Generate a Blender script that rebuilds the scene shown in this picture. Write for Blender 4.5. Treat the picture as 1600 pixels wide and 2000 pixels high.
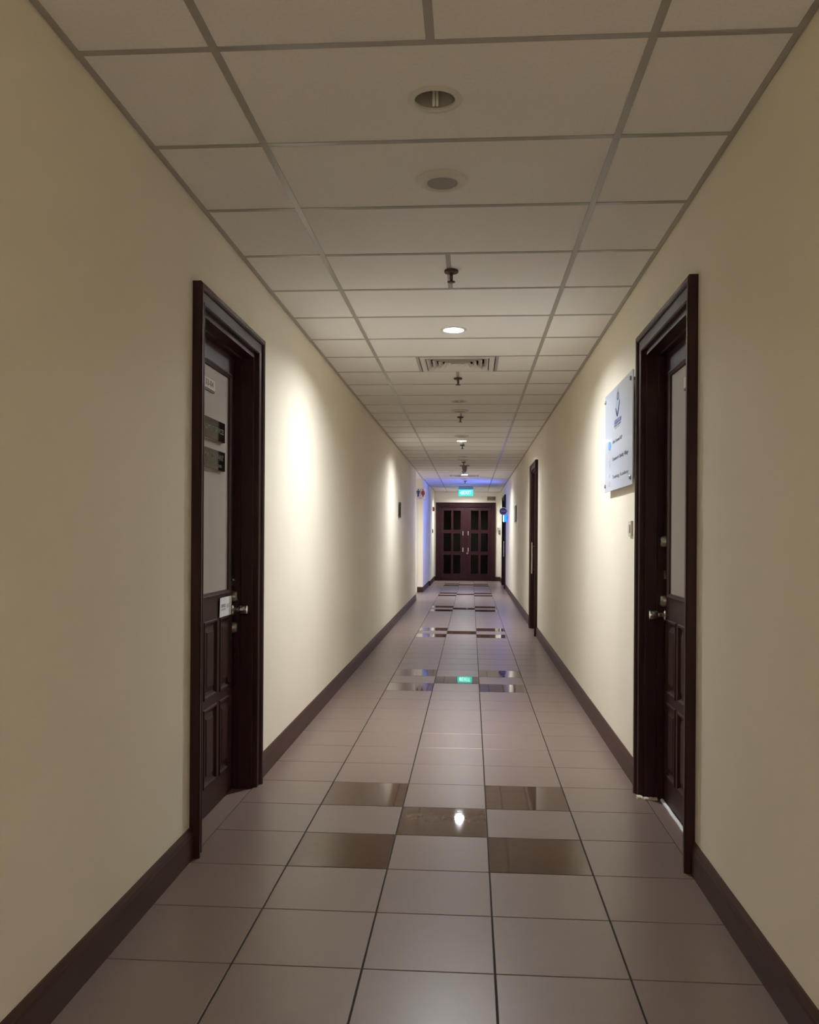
import bpy, bmesh, math, random
from mathutils import Vector, Matrix
random.seed(7)
SC = bpy.context.scene
for o in list(bpy.data.objects): bpy.data.objects.remove(o)
COL = SC.collection

# ------------------------------------------------------------------ camera
H_CAM, F_PX, YAW, ROLL, SHIFT_PX = 1.303, 1721.0, 0.0697, -0.0062, 48.2
cam_d = bpy.data.cameras.new('camera'); cam = bpy.data.objects.new('camera', cam_d); COL.objects.link(cam)
cam_d.sensor_fit = 'VERTICAL'; cam_d.sensor_height = 24.0; cam_d.sensor_width = 19.2
cam_d.lens = F_PX / 2000 * 24.0; cam_d.shift_y = SHIFT_PX / 2000; cam_d.clip_start = 0.02; cam_d.clip_end = 200
Rm = Matrix.Rotation(YAW, 3, 'Z') @ Matrix.Rotation(ROLL, 3, 'Y')
r_, f_, u_ = Rm.col[0], Rm.col[1], Rm.col[2]
cam.matrix_world = Matrix(((r_.x, u_.x, -f_.x, 0), (r_.y, u_.y, -f_.y, 0), (r_.z, u_.z, -f_.z, H_CAM), (0, 0, 0, 1)))
SC.camera = cam
# ------------------------------------------------------------------ world, exposure
w = bpy.data.worlds.new('world'); SC.world = w; w.use_nodes = True
w.node_tree.nodes['Background'].inputs[0].default_value = (0.9, 0.92, 1, 1)
w.node_tree.nodes['Background'].inputs[1].default_value = 0.0
vs = SC.view_settings
vs.view_transform = 'Standard'; vs.look = 'None'; vs.gamma = 1; vs.use_curve_mapping = False
vs.exposure = 1.56
SC.cycles.max_bounces = 14; SC.cycles.diffuse_bounces = 10; SC.cycles.glossy_bounces = 5
LAMP = 660.0            # radiance of the burning lamps
LAMP_COL = (0.95, 0.98, 1.0)
BLUE = 95.0

# ------------------------------------------------------------------ dimensions
XL, XR, HC = -1.125, 0.875, 2.655          # side walls, ceiling
YB, YE = -3.4, 26.3                        # corridor ends; the back one is set close to bounce fill light
YP0, YP1, XP = 17.95, 20.65, -3.9          # side passage on the left
YS, XS = 23.45, XL + 0.035                 # step in the left wall

# ------------------------------------------------------------------ materials
def mat(name, col, rough=0.5, metal=0.0, spec=0.5, emit=None, estr=0.0, trans=0.0, noise=None, bump=None, rnd=0.0, rough_var=0.0, coat=0.0):
    m = bpy.data.materials.new(name); m.use_nodes = True
    nt = m.node_tree; b = nt.nodes['Principled BSDF']; I = b.inputs
    I['Base Color'].default_value = (*col, 1); I['Roughness'].default_value = rough; I['Metallic'].default_value = metal
    I['Specular IOR Level'].default_value = spec; I['Transmission Weight'].default_value = trans; I['Coat Weight'].default_value = coat
    if emit: I['Emission Color'].default_value = (*emit, 1); I['Emission Strength'].default_value = estr
    tc = nt.nodes.new('ShaderNodeTexCoord'); src = None
    if noise:
        sc, amt, stretch = noise
        mp = nt.nodes.new('ShaderNodeMapping'); mp.inputs['Scale'].default_value = stretch
        nt.links.new(tc.outputs['Object'], mp.inputs['Vector'])
        n = nt.nodes.new('ShaderNodeTexNoise'); n.inputs['Scale'].default_value = sc; n.inputs['Detail'].default_value = 5
        nt.links.new(mp.outputs[0], n.inputs['Vector'])
        hs = nt.nodes.new('ShaderNodeHueSaturation'); hs.inputs['Color'].default_value = (*col, 1)
        mr = nt.nodes.new('ShaderNodeMapRange'); mr.inputs[1].default_value = 0.25; mr.inputs[2].default_value = 0.75
        mr.inputs[3].default_value = 1 - amt; mr.inputs[4].default_value = 1 + amt
        nt.links.new(n.outputs['Fac'], mr.inputs[0]); src = mr.outputs[0]
        if rnd:
            oi = nt.nodes.new('ShaderNodeObjectInfo'); mr2 = nt.nodes.new('ShaderNodeMapRange')
            mr2.inputs[3].default_value = 1 - rnd; mr2.inputs[4].default_value = 1 + rnd
            nt.links.new(oi.outputs['Random'], mr2.inputs[0])
            mu = nt.nodes.new('ShaderNodeMath'); mu.operation = 'MULTIPLY'
            nt.links.new(src, mu.inputs[0]); nt.links.new(mr2.outputs[0], mu.inputs[1]); src = mu.outputs[0]
        nt.links.new(src, hs.inputs['Value']); nt.links.new(hs.outputs[0], I['Base Color'])
        if rough_var:
            mr3 = nt.nodes.new('ShaderNodeMapRange'); mr3.inputs[3].default_value = rough - rough_var; mr3.inputs[4].default_value = rough + rough_var
            nt.links.new(n.outputs['Fac'], mr3.inputs[0]); nt.links.new(mr3.outputs[0], I['Roughness'])
    if bump:
        sc, st = bump
        n2 = nt.nodes.new('ShaderNodeTexNoise'); n2.inputs['Scale'].default_value = sc; n2.inputs['Detail'].default_value = 4
        nt.links.new(tc.outputs['Object'], n2.inputs['Vector'])
        bp = nt.nodes.new('ShaderNodeBump'); bp.inputs['Strength'].default_value = st; bp.inputs['Distance'].default_value = 0.002
        nt.links.new(n2.outputs['Fac'], bp.inputs['Height']); nt.links.new(bp.outputs[0], I['Normal'])
    return m

M = dict(
    paint=mat('wall_paint', (0.84, 0.785, 0.655), 0.62, spec=0.3, noise=(1.3, 0.03, (1, 1, 1)), bump=(120, 0.12)),
    white_paint=mat('white_paint', (0.74, 0.72, 0.66), 0.5, noise=(2, 0.02, (1, 1, 1))),
    panel=mat('ceiling_panel_mineral', (0.825, 0.81, 0.79), 0.9, spec=0.2, noise=(90, 0.035, (1, 1, 1)), bump=(260, 0.25), rnd=0.02),
    tee=mat('ceiling_grid_metal', (0.36, 0.345, 0.32), 0.33, metal=0.0, noise=(8, 0.02, (1, 1, 1))),
    slab=mat('plenum_concrete', (0.20, 0.20, 0.20), 0.9, noise=(4, 0.1, (1, 1, 1))),
    grout=mat('grout', (0.020, 0.015, 0.013), 0.85, noise=(30, 0.2, (1, 1, 1))),
    tile=mat('floor_tile_ceramic', (0.200, 0.142, 0.122), 0.33, spec=0.5, noise=(16, 0.045, (1, 1, 1)), rnd=0.03, rough_var=0.03, bump=(300, 0.03)),
    tile_dark=mat('floor_tile_polished', (0.104, 0.062, 0.046), 0.03, spec=0.30, noise=(20, 0.08, (1, 1, 1)), rnd=0.03),
    wood=mat('mahogany', (0.031, 0.0088, 0.0075), 0.42, spec=0.28, noise=(6, 0.28, (9, 9, 0.6)), rough_var=0.05),
    wood_red=mat('mahogany_red', (0.028, 0.0056, 0.0055), 0.40, spec=0.26, noise=(6, 0.2, (9, 9, 0.6))),
    base=mat('baseboard_wood', (0.058, 0.0235, 0.0175), 0.42, spec=0.22, noise=(5, 0.2, (6, 0.5, 6))),
    frost=mat('frosted_glass', (0.38, 0.345, 0.31), 0.42, spec=0.4, noise=(5, 0.05, (1, 1, 0.6))),
    glass=mat('dark_glass', (0.5, 0.56, 0.54), 0.015, trans=1.0, spec=0.5),
    chrome=mat('satin_steel', (0.62, 0.60, 0.56), 0.22, metal=1.0, noise=(20, 0.04, (1, 1, 1))),
    dullsteel=mat('dull_steel', (0.36, 0.34, 0.31), 0.38, metal=1.0, noise=(20, 0.05, (1, 1, 1))),
    bronze=mat('sprinkler_bronze', (0.085, 0.065, 0.05), 0.45, metal=0.6, noise=(40, 0.1, (1, 1, 1))),
    plastic=mat('white_plastic', (0.68, 0.65, 0.60), 0.42, noise=(10, 0.02, (1, 1, 1))),
    trim=mat('lamp_trim', (0.66, 0.63, 0.58), 0.45, noise=(10, 0.02, (1, 1, 1))),
    grille=mat('speaker_grille', (0.36, 0.34, 0.31), 0.65, noise=(300, 0.2, (1, 1, 1)), bump=(500, 0.5)),
    reflector=mat('lamp_reflector', (0.50, 0.48, 0.44), 0.10, metal=0.25, spec=0.8, noise=(10, 0.02, (1, 1, 1))),
    tube=mat('glint_tube', (0.92, 0.91, 0.88), 0.2, noise=(10, 0.01, (1, 1, 1))),
    lamp=mat('burning_lamp', (1, 1, 1), 0.5, emit=LAMP_COL, estr=LAMP),
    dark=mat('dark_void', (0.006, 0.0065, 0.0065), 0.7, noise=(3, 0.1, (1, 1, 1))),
    ventw=mat('vent_white', (0.66, 0.63, 0.59), 0.4, noise=(10, 0.02, (1, 1, 1))),
    black=mat('black_acrylic', (0.012, 0.011, 0.009), 0.06, spec=0.5, noise=(10, 0.1, (1, 1, 1))),
    brass=mat('brass_edge', (0.42, 0.30, 0.15), 0.3, metal=0.9, noise=(10, 0.05, (1, 1, 1))),
    gold=mat('dull_gold_print', (0.14, 0.13, 0.095), 0.5, noise=(10, 0.05, (1, 1, 1))),
    cream=mat('cream_plate', (0.62, 0.57, 0.48), 0.35, noise=(10, 0.02, (1, 1, 1))),
    tan=mat('tan_plate', (0.30, 0.255, 0.18), 0.35, noise=(10, 0.02, (1, 1, 1))),
    bluef=mat('blue_led_front', (0.02, 0.1, 0.5), 0.3, emit=(0.0006, 0.03, 1.0), estr=5.0),
    brownp=mat('brown_print', (0.07, 0.04, 0.03), 0.5, noise=(10, 0.05, (1, 1, 1))),
    paper=mat('paper', (0.72, 0.72, 0.74), 0.7, noise=(30, 0.03, (1, 1, 1))),
    grey_ink=mat('grey_ink', (0.16, 0.17, 0.20), 0.6, noise=(10, 0.05, (1, 1, 1))),
    pale_ink=mat('pale_grey_ink', (0.42, 0.44, 0.48), 0.6, noise=(10, 0.05, (1, 1, 1))),
    acrylic=mat('white_acrylic', (0.67, 0.745, 0.88), 0.05, spec=0.5, noise=(3, 0.02, (1, 1, 1))),
    blue_ink=mat('blue_ink', (0.07, 0.06, 0.30), 0.4, noise=(10, 0.05, (1, 1, 1))),
    navy=mat('navy_ink', (0.03, 0.035, 0.16), 0.4, noise=(10, 0.05, (1, 1, 1))),
    sky_ink=mat('light_blue_ink', (0.16, 0.42, 0.78), 0.3, noise=(10, 0.05, (1, 1, 1))),
    haze_ink=mat('pale_blue_ink', (0.40, 0.50, 0.66), 0.4, noise=(10, 0.05, (1, 1, 1))),
    peach_ink=mat('peach_ink', (0.60, 0.52, 0.50), 0.4, noise=(10, 0.05, (1, 1, 1))),
    red=mat('red_paint', (0.28, 0.02, 0.025), 0.35, noise=(10, 0.05, (1, 1, 1))),
    red_ink=mat('red_ink', (0.32, 0.035, 0.05), 0.4, noise=(10, 0.05, (1, 1, 1))),
    signw=mat('sign_white', (0.72, 0.74, 0.78), 0.25, noise=(10, 0.02, (1, 1, 1))),
    darkgrey=mat('dark_grey', (0.03, 0.03, 0.03), 0.35, noise=(10, 0.05, (1, 1, 1))),
    grey=mat('device_grey', (0.27, 0.26, 0.24), 0.5, noise=(10, 0.03, (1, 1, 1))),
    exitg=mat('exit_green', (0.02, 0.3, 0.22), 0.3, emit=(0.02, 0.50, 0.30), estr=1.0),
    exitw=mat('exit_white', (0.8, 0.9, 0.9), 0.3, emit=(0.55, 1.0, 0.92), estr=1.3),
    housing=mat('exit_housing', (0.42, 0.46, 0.52), 0.4, noise=(10, 0.02, (1, 1, 1))),
    blue=mat('blue_led', (0.02, 0.05, 0.5), 0.3, emit=(0.06, 0.16, 1.0), estr=BLUE),
    foam=mat('white_foam', (0.78, 0.80, 0.84), 0.7, noise=(30, 0.06, (1, 1, 1)), bump=(60, 0.4)),
    foamc=mat('cream_foam', (0.70, 0.64, 0.53), 0.7, noise=(30, 0.08, (1, 1, 1)), bump=(60, 0.4)),
)

M['glass'].node_tree.nodes['Principled BSDF'].inputs['IOR'].default_value = 1.16

# ------------------------------------------------------------------ mesh helpers
ID = lambda a, b, c: (a, b, c)
def mkmesh(name, bm, m, smooth=False):
    bmesh.ops.recalc_face_normals(bm, faces=bm.faces[:])
    me = bpy.data.meshes.new(name); bm.to_mesh(me); bm.free()
    for k in (m if isinstance(m, (list, tuple)) else [m]): me.materials.append(M[k])
    if smooth:
        for p in me.polygons: p.use_smooth = True
        try: me.set_sharp_from_angle(angle=math.radians(40))
        except Exception: pass
    return me
def link(name, me, parent=None, loc=None):
    o = bpy.data.objects.new(name, me); COL.objects.link(o)
    if parent: o.parent = parent
    if loc is not None: o.location = loc
    return o
def obj(name, bm, m, parent=None, loc=None, smooth=False): return link(name, mkmesh(name, bm, m, smooth), parent, loc)
def tag(o, label=None, cat=None, group=None, kind=None):
    if label: o['label'] = label
    if cat: o['category'] = cat
    if group: o['group'] = group
    if kind: o['kind'] = kind
    return o
def empty(name, loc=(0, 0, 0)):
    o = bpy.data.objects.new(name, None); COL.objects.link(o); o.location = loc; o.empty_display_size = 0.1; return o
def copy_tree(o, parent=None, loc=None):
    c = o.copy(); COL.objects.link(c); c.parent = parent
    if loc is not None: c.location = loc
    for ch in list(o.children): copy_tree(ch, c)
    return c
def box(bm, lo, hi, f=ID, bev=0.0):
    (x0, y0, z0), (x1, y1, z1) = lo, hi
    v = [bm.verts.new(f(*p)) for p in ((x0, y0, z0), (x1, y0, z0), (x1, y1, z0), (x0, y1, z0), (x0, y0, z1), (x1, y0, z1), (x1, y1, z1), (x0, y1, z1))]
    fs = [bm.faces.new([v[i] for i in q]) for q in ((0, 3, 2, 1), (4, 5, 6, 7), (0, 1, 5, 4), (1, 2, 6, 5), (2, 3, 7, 6), (3, 0, 4, 7))]
    if bev:
        es = list({e for q in fs for e in q.edges})
        bmesh.ops.bevel(bm, geom=es, offset=bev, segments=1, affect='EDGES', profile=0.5)
    return bm
def boxes(lst, f=ID, bev=0.0):
    bm = bmesh.new()
    for lo, hi in lst: box(bm, lo, hi, f, bev)
    return bm
def loft(bm, rings, f=ID, cap0=True, cap1=True):
    R = [[bm.verts.new(f(*p)) for p in r] for r in rings]
    n = len(R[0])
    for a, b in zip(R[:-1], R[1:]):
        for i in range(n):
            j = (i + 1) % n
            bm.faces.new((a[i], a[j], b[j], b[i]))
    if cap0: bm.faces.new(R[0][::-1])
    if cap1: bm.faces.new(R[-1])
    return bm
def lathe(bm, prof, axis='z', o=(0, 0, 0), n=28, cap0=False, cap1=False, f=ID):
    """prof: (radius, height) list; axis gives the direction of height"""
    rings = []
    for r, h in prof:
        ring = []
        for i in range(n):
            a = 2 * math.pi * i / n; c, s = r * math.cos(a), r * math.sin(a)
            p = {'z': (c, s, h), 'x': (h, c, s), 'y': (c, h, s)}[axis]
            ring.append((o[0] + p[0], o[1] + p[1], o[2] + p[2]))
        rings.append(ring)
    return loft(bm, rings, f, cap0, cap1)
def rect_ring(y0, y1, z0, z1, ins, t):   # nested rectangle in (depth t, y, z)
    return [(t, y0 + ins, z0 + ins), (t, y1 - ins, z0 + ins), (t, y1 - ins, z1 - ins), (t, y0 + ins, z1 - ins)]
def rect_loft(bm, y0, y1, z0, z1, prof, f=ID, cap=True):
    return loft(bm, [rect_ring(y0, y1, z0, z1, i, t) for i, t in prof], f, False, cap)
def poly(bm, pts, t0, t1, f=ID):           # extruded outline, points (a, b), thickness t0..t1
    return loft(bm, [[(t0, a, b) for a, b in pts], [(t1, a, b) for a, b in pts]], f)

def text(name, s, size, m, parent, origin, right, up, ext=0.0006, align='CENTER', width=None):
    cu = bpy.data.curves.new(name, 'FONT'); cu.body = s; cu.size = size; cu.extrude = ext; cu.align_x = align; cu.align_y = 'CENTER'; cu.resolution_u = 3
    t = bpy.data.objects.new(name + '_curve', cu); COL.objects.link(t)
    dg = bpy.context.evaluated_depsgraph_get(); me = bpy.data.meshes.new_from_object(t.evaluated_get(dg)); 
    bpy.data.objects.remove(t); bpy.data.curves.remove(cu)
    r = Vector(right); u = Vector(up); n = r.cross(u)
    if width:
        xs = [v.co.x for v in me.vertices]; k = width / (max(xs) - min(xs))
        for v in me.vertices: v.co.x *= k
    me.transform(Matrix(((r.x, u.x, n.x, origin[0]), (r.y, u.y, n.y, origin[1]), (r.z, u.z, n.z, origin[2]), (0, 0, 0, 1))))
    me.materials.clear(); me.materials.append(M[m])
    return link(name, me, parent)

# wall-local frames: (w out of the wall into the corridor, along, z)
FL = lambda w_, a, z: (XL + w_, a, z)
FR = lambda w_, a, z: (XR - w_, a, z)
FE = lambda w_, a, z: (a, YE - w_, z)

# ------------------------------------------------------------------ structure: floor
TW, TY0 = 0.4, 2.24                                       # tile pitch, first visible row
floor = obj('floor', boxes([((XL - 0.3, YB - 0.2, -0.12), (XR + 0.3, YE + 0.0, -0.005)), ((XP - 0.2, YP0 - 0.2, -0.12), (XL - 0.3, YP1 + 0.2, -0.005))]), 'grout')
tag(floor, 'brown ceramic tiled corridor floor with dark checker inlays', 'floor', kind='structure')
def tile_mesh(name, m, g=0.0030):
    bm = bmesh.new(); a = TW / 2 - g
    rings = [[(sx * q, sy * (q + 0.0005), z) for sx, sy in ((-1, -1), (1, -1), (1, 1), (-1, 1))] for q, z in ((a, -0.007), (a, -0.0009), (a - 0.0012, 0.0))]
    loft(bm, rings); return mkmesh(name, bm, m)
T1, T2 = tile_mesh('tile', 'tile'), tile_mesh('tile_polished', 'tile_dark')
XC = [-0.92 + TW * k for k in range(5)]
def is_dark(row, c):                                      # row counted from the line at y = 3.44
    r = row % 10
    return (r in (0, 2) and c in (1, 3)) or (r == 1 and c == 2)
def edge_tile(x0, x1, m):
    bm = bmesh.new(); box(bm, (x0 + 0.002, -TW / 2 + 0.0022, -0.007), (x1 - 0.002, TW / 2 - 0.0022, 0)); return mkmesh('tile', bm, m)
for r in range(60):
    y = TY0 + TW * (r + 0.5)
    for c in range(5):
        link('tile', T2 if is_dark(r - 3, c) else T1, floor, (XC[c], y, 0))
bm = bmesh.new()
def plain_tiles(bm, x0, x1, y0, y1, nx, ny):
    dx, dy = (x1 - x0) / nx, (y1 - y0) / ny
    for i in range(nx):
        for j in range(ny):
            box(bm, (x0 + dx * i + 0.002, y0 + dy * j + 0.002, -0.007), (x0 + dx * (i + 1) - 0.002, y0 + dy * (j + 1) - 0.002, 0))
plain_tiles(bm, -1.12, 0.88, TY0 - 0.4 * 15, TY0, 5, 15)
plain_tiles(bm, -1.12 - 0.4 * 6, -1.12, 18.24 - 0.4, 18.24 + 0.4 * 6, 6, 7)
tag(obj('tile_field', bm, 'tile', floor), kind='stuff')
for x0, x1, y0, y1 in ((XL - 0.2, -1.122, 3.567, 4.493), (0.882, XR + 0.2, 3.577, 4.503), (0.882, XR + 0.2, 11.762, 12.698), (0.882, XR + 0.2, 22.452, 24.148)):
    bm = bmesh.new(); box(bm, (x0, y0, -0.007), (x1, y1, 0), bev=0.001); obj('threshold', bm, 'tile', floor)

# ------------------------------------------------------------------ structure: walls
ZT = HC + 0.25
D1 = (3.565, 4.495, 2.245)          # left door opening (near, far, top)
D2 = (3.575, 4.505, 2.245)          # right door opening
D3 = (11.76, 12.70, 2.245)
D4 = (22.45, 24.15, 2.30)
D0 = (-0.955, 0.635, 2.235)         # end double door opening (x, x, top)
TH = 0.22
def wall(name, lst, m, label): return tag(obj(name, boxes(lst), m), label, 'wall', kind='structure')
wall('wall_left', [((XL - TH, YB, 0), (XL, D1[0], ZT)), ((XL - TH, D1[0], D1[2]), (XL, D1[1], ZT)), ((XL - TH, D1[1], 0), (XL, YP0, ZT))], 'paint', 'long cream painted wall on the left with one wooden door')
wall('wall_left_far', [((XL - TH, YP1 + TH, 0), (XL, YS, ZT)), ((XL - TH, YS, 0), (XS, YE, ZT))], 'paint', 'short far stretch of left wall washed in blue light')
wall('wall_passage', [((XP, YP1, 0), (XL, YP1 + TH, ZT))], 'paint', 'cream wall facing the camera behind the toilet sign')
wall('wall_passage_near', [((XP, YP0 - TH, 0), (XL - TH, YP0, ZT))], 'paint', 'hidden near side wall of the side passage')
wall('wall_passage_end', [((XP - TH, YP0 - TH, 0), (XP, YP1 + TH, ZT))], 'paint', 'end wall of the side passage out of sight')
wall('wall_right', [((XR, YB, 0), (XR + TH, D2[0], ZT)), ((XR, D2[0], D2[2]), (XR + TH, D2[1], ZT)), ((XR, D2[1], 0), (XR + TH, D3[0], ZT)),
                    ((XR, D3[0], D3[2]), (XR + TH, D3[1], ZT)), ((XR, D3[1], 0), (XR + TH, D4[0], ZT)), ((XR, D4[0], D4[2]), (XR + TH, D4[1], ZT)), ((XR, D4[1], 0), (XR + TH, YE, ZT))], 'paint', 'long cream painted wall on the right with three doorways')
wall('wall_end', [((XL - TH, YE, 0), (D0[0], YE + TH, ZT)), ((D0[0], YE, D0[2]), (D0[1], YE + TH, ZT)), ((D0[1], YE, 0), (XR + TH, YE + TH, ZT))], 'paint', 'cream end wall around the dark red double door')
wall('wall_back_bounce', [((XL - TH, YB - TH, 0), (XR + TH, YB, ZT))], 'paint', 'added unseen cream wall behind the camera, bouncing fill light')  # added wall, placed near the camera as a diffuse bounce surface
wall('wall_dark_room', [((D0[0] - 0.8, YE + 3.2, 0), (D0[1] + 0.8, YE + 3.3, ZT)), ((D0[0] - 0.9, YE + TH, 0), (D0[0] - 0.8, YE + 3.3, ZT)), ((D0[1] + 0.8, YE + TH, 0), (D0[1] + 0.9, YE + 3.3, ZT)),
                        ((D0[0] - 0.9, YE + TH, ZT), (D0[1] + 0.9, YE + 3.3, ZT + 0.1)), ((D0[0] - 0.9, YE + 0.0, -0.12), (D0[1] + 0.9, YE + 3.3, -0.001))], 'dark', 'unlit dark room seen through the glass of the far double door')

# baseboards
def baseboard(name, segs, label):
    """segs: list of (frame, a0, a1, return)"""
    bm = bmesh.new()
    prof = [(0, 0.0), (0.016, 0.0), (0.016, 0.095), (0.013, 0.104), (0.013, 0.110), (0.0065, 0.126), (0, 0.126)]
    for f, a0, a1 in segs:
        loft(bm, [[(t, a0, z) for t, z in prof], [(t, a1, z) for t, z in prof]], f)
    return tag(obj(name, bm, 'base'), label, 'baseboard', kind='structure')
CW = 0.085                          # casing width
FPs = lambda w_, a, z: (a, YP1 - w_, z)          # passage wall
FWe = lambda w_, a, z: (a, YP0 + w_, z)          # end face of the left wall
FS = lambda w_, a, z: (XS + w_, a, z)
FSf = lambda w_, a, z: (a, YS - w_, z)
baseboard('baseboard_left', [(FL, YB, D1[0] - CW), (FL, D1[1] + CW, YP0 + 0.016), (FWe, XP, XL)], 'brown wooden baseboard along the left wall')
baseboard('baseboard_left_far', [(FL, YP1 - 0.016, YS), (FS, YS - 0.016, YE), (FSf, XL, XS)], 'brown baseboard under the blue lit far left wall')
baseboard('baseboard_passage', [(FPs, XP, XL)], 'brown baseboard below the toilet sign wall')
baseboard('baseboard_right', [(FR, YB, D2[0] - CW), (FR, D2[1] + CW, D3[0] - CW), (FR, D3[1] + CW, D4[0] - CW), (FR, D4[1] + CW, YE)], 'brown wooden baseboard along the right wall')
baseboard('baseboard_end', [(FE, XS, D0[0] - 0.095), (FE, D0[1] + 0.095, XR)], 'brown baseboard beside the far double door')

# ------------------------------------------------------------------ structure: ceiling
ceil = obj('ceiling', boxes([((XL - 0.3, YB - 0.2, ZT), (XR + 0.3, YE + TH, ZT + 0.12)), ((XP - 0.3, YP0 - 0.3, ZT), (XL - 0.3, YP1 + 0.3, ZT + 0.12))]), 'slab')
tag(ceil, 'suspended ceiling of off-white mineral panels in a metal grid', 'ceiling', kind='structure')
XP1, XQ1, C0 = -0.7205, 0.4825, 2.405
VENTROWS = {7: (-0.415, 0.19), 28: (-0.46, 0.15)}
SPLITROWS = (-1, 3, 8, 12, 17, 22, 26, 31)
CX = -0.119                                       # mid tee
LIGHTS = [  # x, y, burning, label
    (-0.120, 2.725, 0, 'unlit recessed round downlight, nearest to the camera in the ceiling'),
    (-0.122, 5.755, 1, 'burning round downlight nearest the camera, in front of the square air vent'),
    (-0.126, 8.80, 0, 'unlit recessed downlight between the square air vent and the second lit lamp'),
    (-0.139, 12.41, 1, 'second burning downlight from the camera, halfway down the corridor'),
    (-0.142, 14.86, 0, 'unlit downlight in the far ceiling just before the hanging camera'),
    (-0.148, 19.13, 1, 'burning downlight far off, beside the distant grey air vent'),
    (-0.150, 25.45, 1, 'added hidden fill downlight close to the far double door behind the exit sign'),  # hidden lamp, added to brighten the end wall
    (-3.05, 19.2, 1, 'added unseen fill downlight in the side passage leading to the toilets'),  # added out of view to brighten the passage wall
    (-0.120, -3.0, 1, 'added unseen fill downlight against the wall behind the camera'),  # unseen lamp, added to light the back wall for fill
    (-0.120, -2.1, 1, 'added unseen fill downlight in the ceiling behind the camera'),  # another added lamp out of view, raising the near surfaces
]
HOLE = 0.074
def panel_mesh(x0, x1, y0, y1, holes=()):
    bm = bmesh.new(); z0, z1 = HC + 0.0005, HC + 0.014
    if not holes: return mkmesh('ceiling_panel', box(bm, (x0, y0, z0), (x1, y1, z1)), 'panel')
    hx, hy = holes[0]; n = 32
    out = []
    circ = [(hx + HOLE * math.cos(2 * math.pi * i / n), hy + HOLE * math.sin(2 * math.pi * i / n)) for i in range(n)]
    # cast each circle point out to the rectangle
    for cx, cy in circ:
        dx, dy = cx - hx, cy - hy; t = 1e9
        if abs(dx) > 1e-9: t = min(t, ((x1 if dx > 0 else x0) - hx) / dx)
        if abs(dy) > 1e-9: t = min(t, ((y1 if dy > 0 else y0) - hy) / dy)
        out.append([hx + dx * t, hy + dy * t])
    for px, py in ((x0, y0), (x1, y0), (x1, y1), (x0, y1)):      # snap nearest to corners
        k = min(range(n), key=lambda i: (out[i][0] - px) ** 2 + (out[i][1] - py) ** 2); out[k] = [px, py]
    A = [(p[0], p[1], z0) for p in out]; B = [(p[0], p[1], z0) for p in circ]
    loft(bm, [A, B, [(p[0], p[1], z1) for p in circ], [(p[0], p[1], z1) for p in out], A], ID, False, False)
    bmesh.ops.remove_doubles(bm, verts=bm.verts[:], dist=1e-6)
    return mkmesh('ceiling_panel', bm, 'panel')
GAP = 0.003
back = bmesh.new()
k0 = int(math.floor((YB - C0) / 0.6)); kmax = int(math.ceil((YE - C0) / 0.6))
tee_side_l = tee_side_r = tee_mid = None
for k in range(k0, kmax):
    y0, y1 = max(C0 + 0.6 * k, YB), min(C0 + 0.6 * (k + 1), YE)
    cols = [(XL, XP1), (XP1, XQ1), (XQ1, XR)]
    if k in SPLITROWS: cols = [(XL, XP1), (XP1, CX), (CX, XQ1), (XQ1, XR)]
    if k in VENTROWS: a, b = VENTROWS[k]; cols = [(XL, XP1), (XP1, a), (b, XQ1), (XQ1, XR)]
    for x0, x1 in cols:
        hs = [(lx, ly) for lx, ly, _, _ in LIGHTS if x0 < lx < x1 and y0 < ly < y1]
        if k < -1 and not hs: box(back, (x0 + GAP, y0 + GAP, HC + 0.0005), (x1 - GAP, y1 - GAP, HC + 0.014))
        else: link('ceiling_panel', panel_mesh(x0 + GAP, x1 - GAP, y0 + GAP, y1 - GAP, hs), ceil)
tag(obj('ceiling_panel_field', back, 'panel', ceil), kind='stuff')
TWD = 0.012
def tee_box(name, lo, hi):
    bm = bmesh.new(); box(bm, lo, hi, bev=0.0004); return obj(name, bm, 'tee', ceil)
for x in (XP1, XQ1): tee_box('main_tee', (x - TWD, YB, HC - 0.0025), (x + TWD, YE, HC + 0.0004))
for k in range(-1, kmax):
    y = C0 + 0.6 * k
    if y > YE - 0.02: continue
    for x0, x1 in ((XL + 0.02, XP1 - TWD), (XP1 + TWD, XQ1 - TWD), (XQ1 + TWD, XR - 0.02)):
        tee_box('cross_tee', (x0, y - TWD, HC - 0.0018), (x1, y + TWD, HC + 0.0003))
for k in SPLITROWS: tee_box('cross_tee', (CX - TWD, C0 + 0.6 * k + TWD, HC - 0.002), (CX + TWD, C0 + 0.6 * (k + 1) - TWD, HC + 0.0003))
for k, (a, b) in VENTROWS.items():
    for x in (a, b): tee_box('cross_tee', (x - TWD, C0 + 0.6 * k + TWD, HC - 0.002), (x + TWD, C0 + 0.6 * (k + 1) - TWD, HC + 0.0003))
# wall angles
def angle(x, s, y0, y1):
    bm = bmesh.new(); a, b = sorted((x + s * 0.002, x + s * 0.023))
    box(bm, (a, y0, HC - 0.0015), (b, y1, HC + 0.0003)); obj('wall_angle', bm, 'tee', ceil)
angle(XL, 1, YB, YP0); angle(XL, 1, YP1, YS); angle(XS, 1, YS, YE); angle(XR, -1, YB, YE)
bm = bmesh.new(); box(bm, (XL + 0.02, YE - 0.022, HC - 0.0015), (XR - 0.02, YE - 0.001, HC + 0.0003)); obj('wall_angle', bm, 'tee', ceil)
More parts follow.
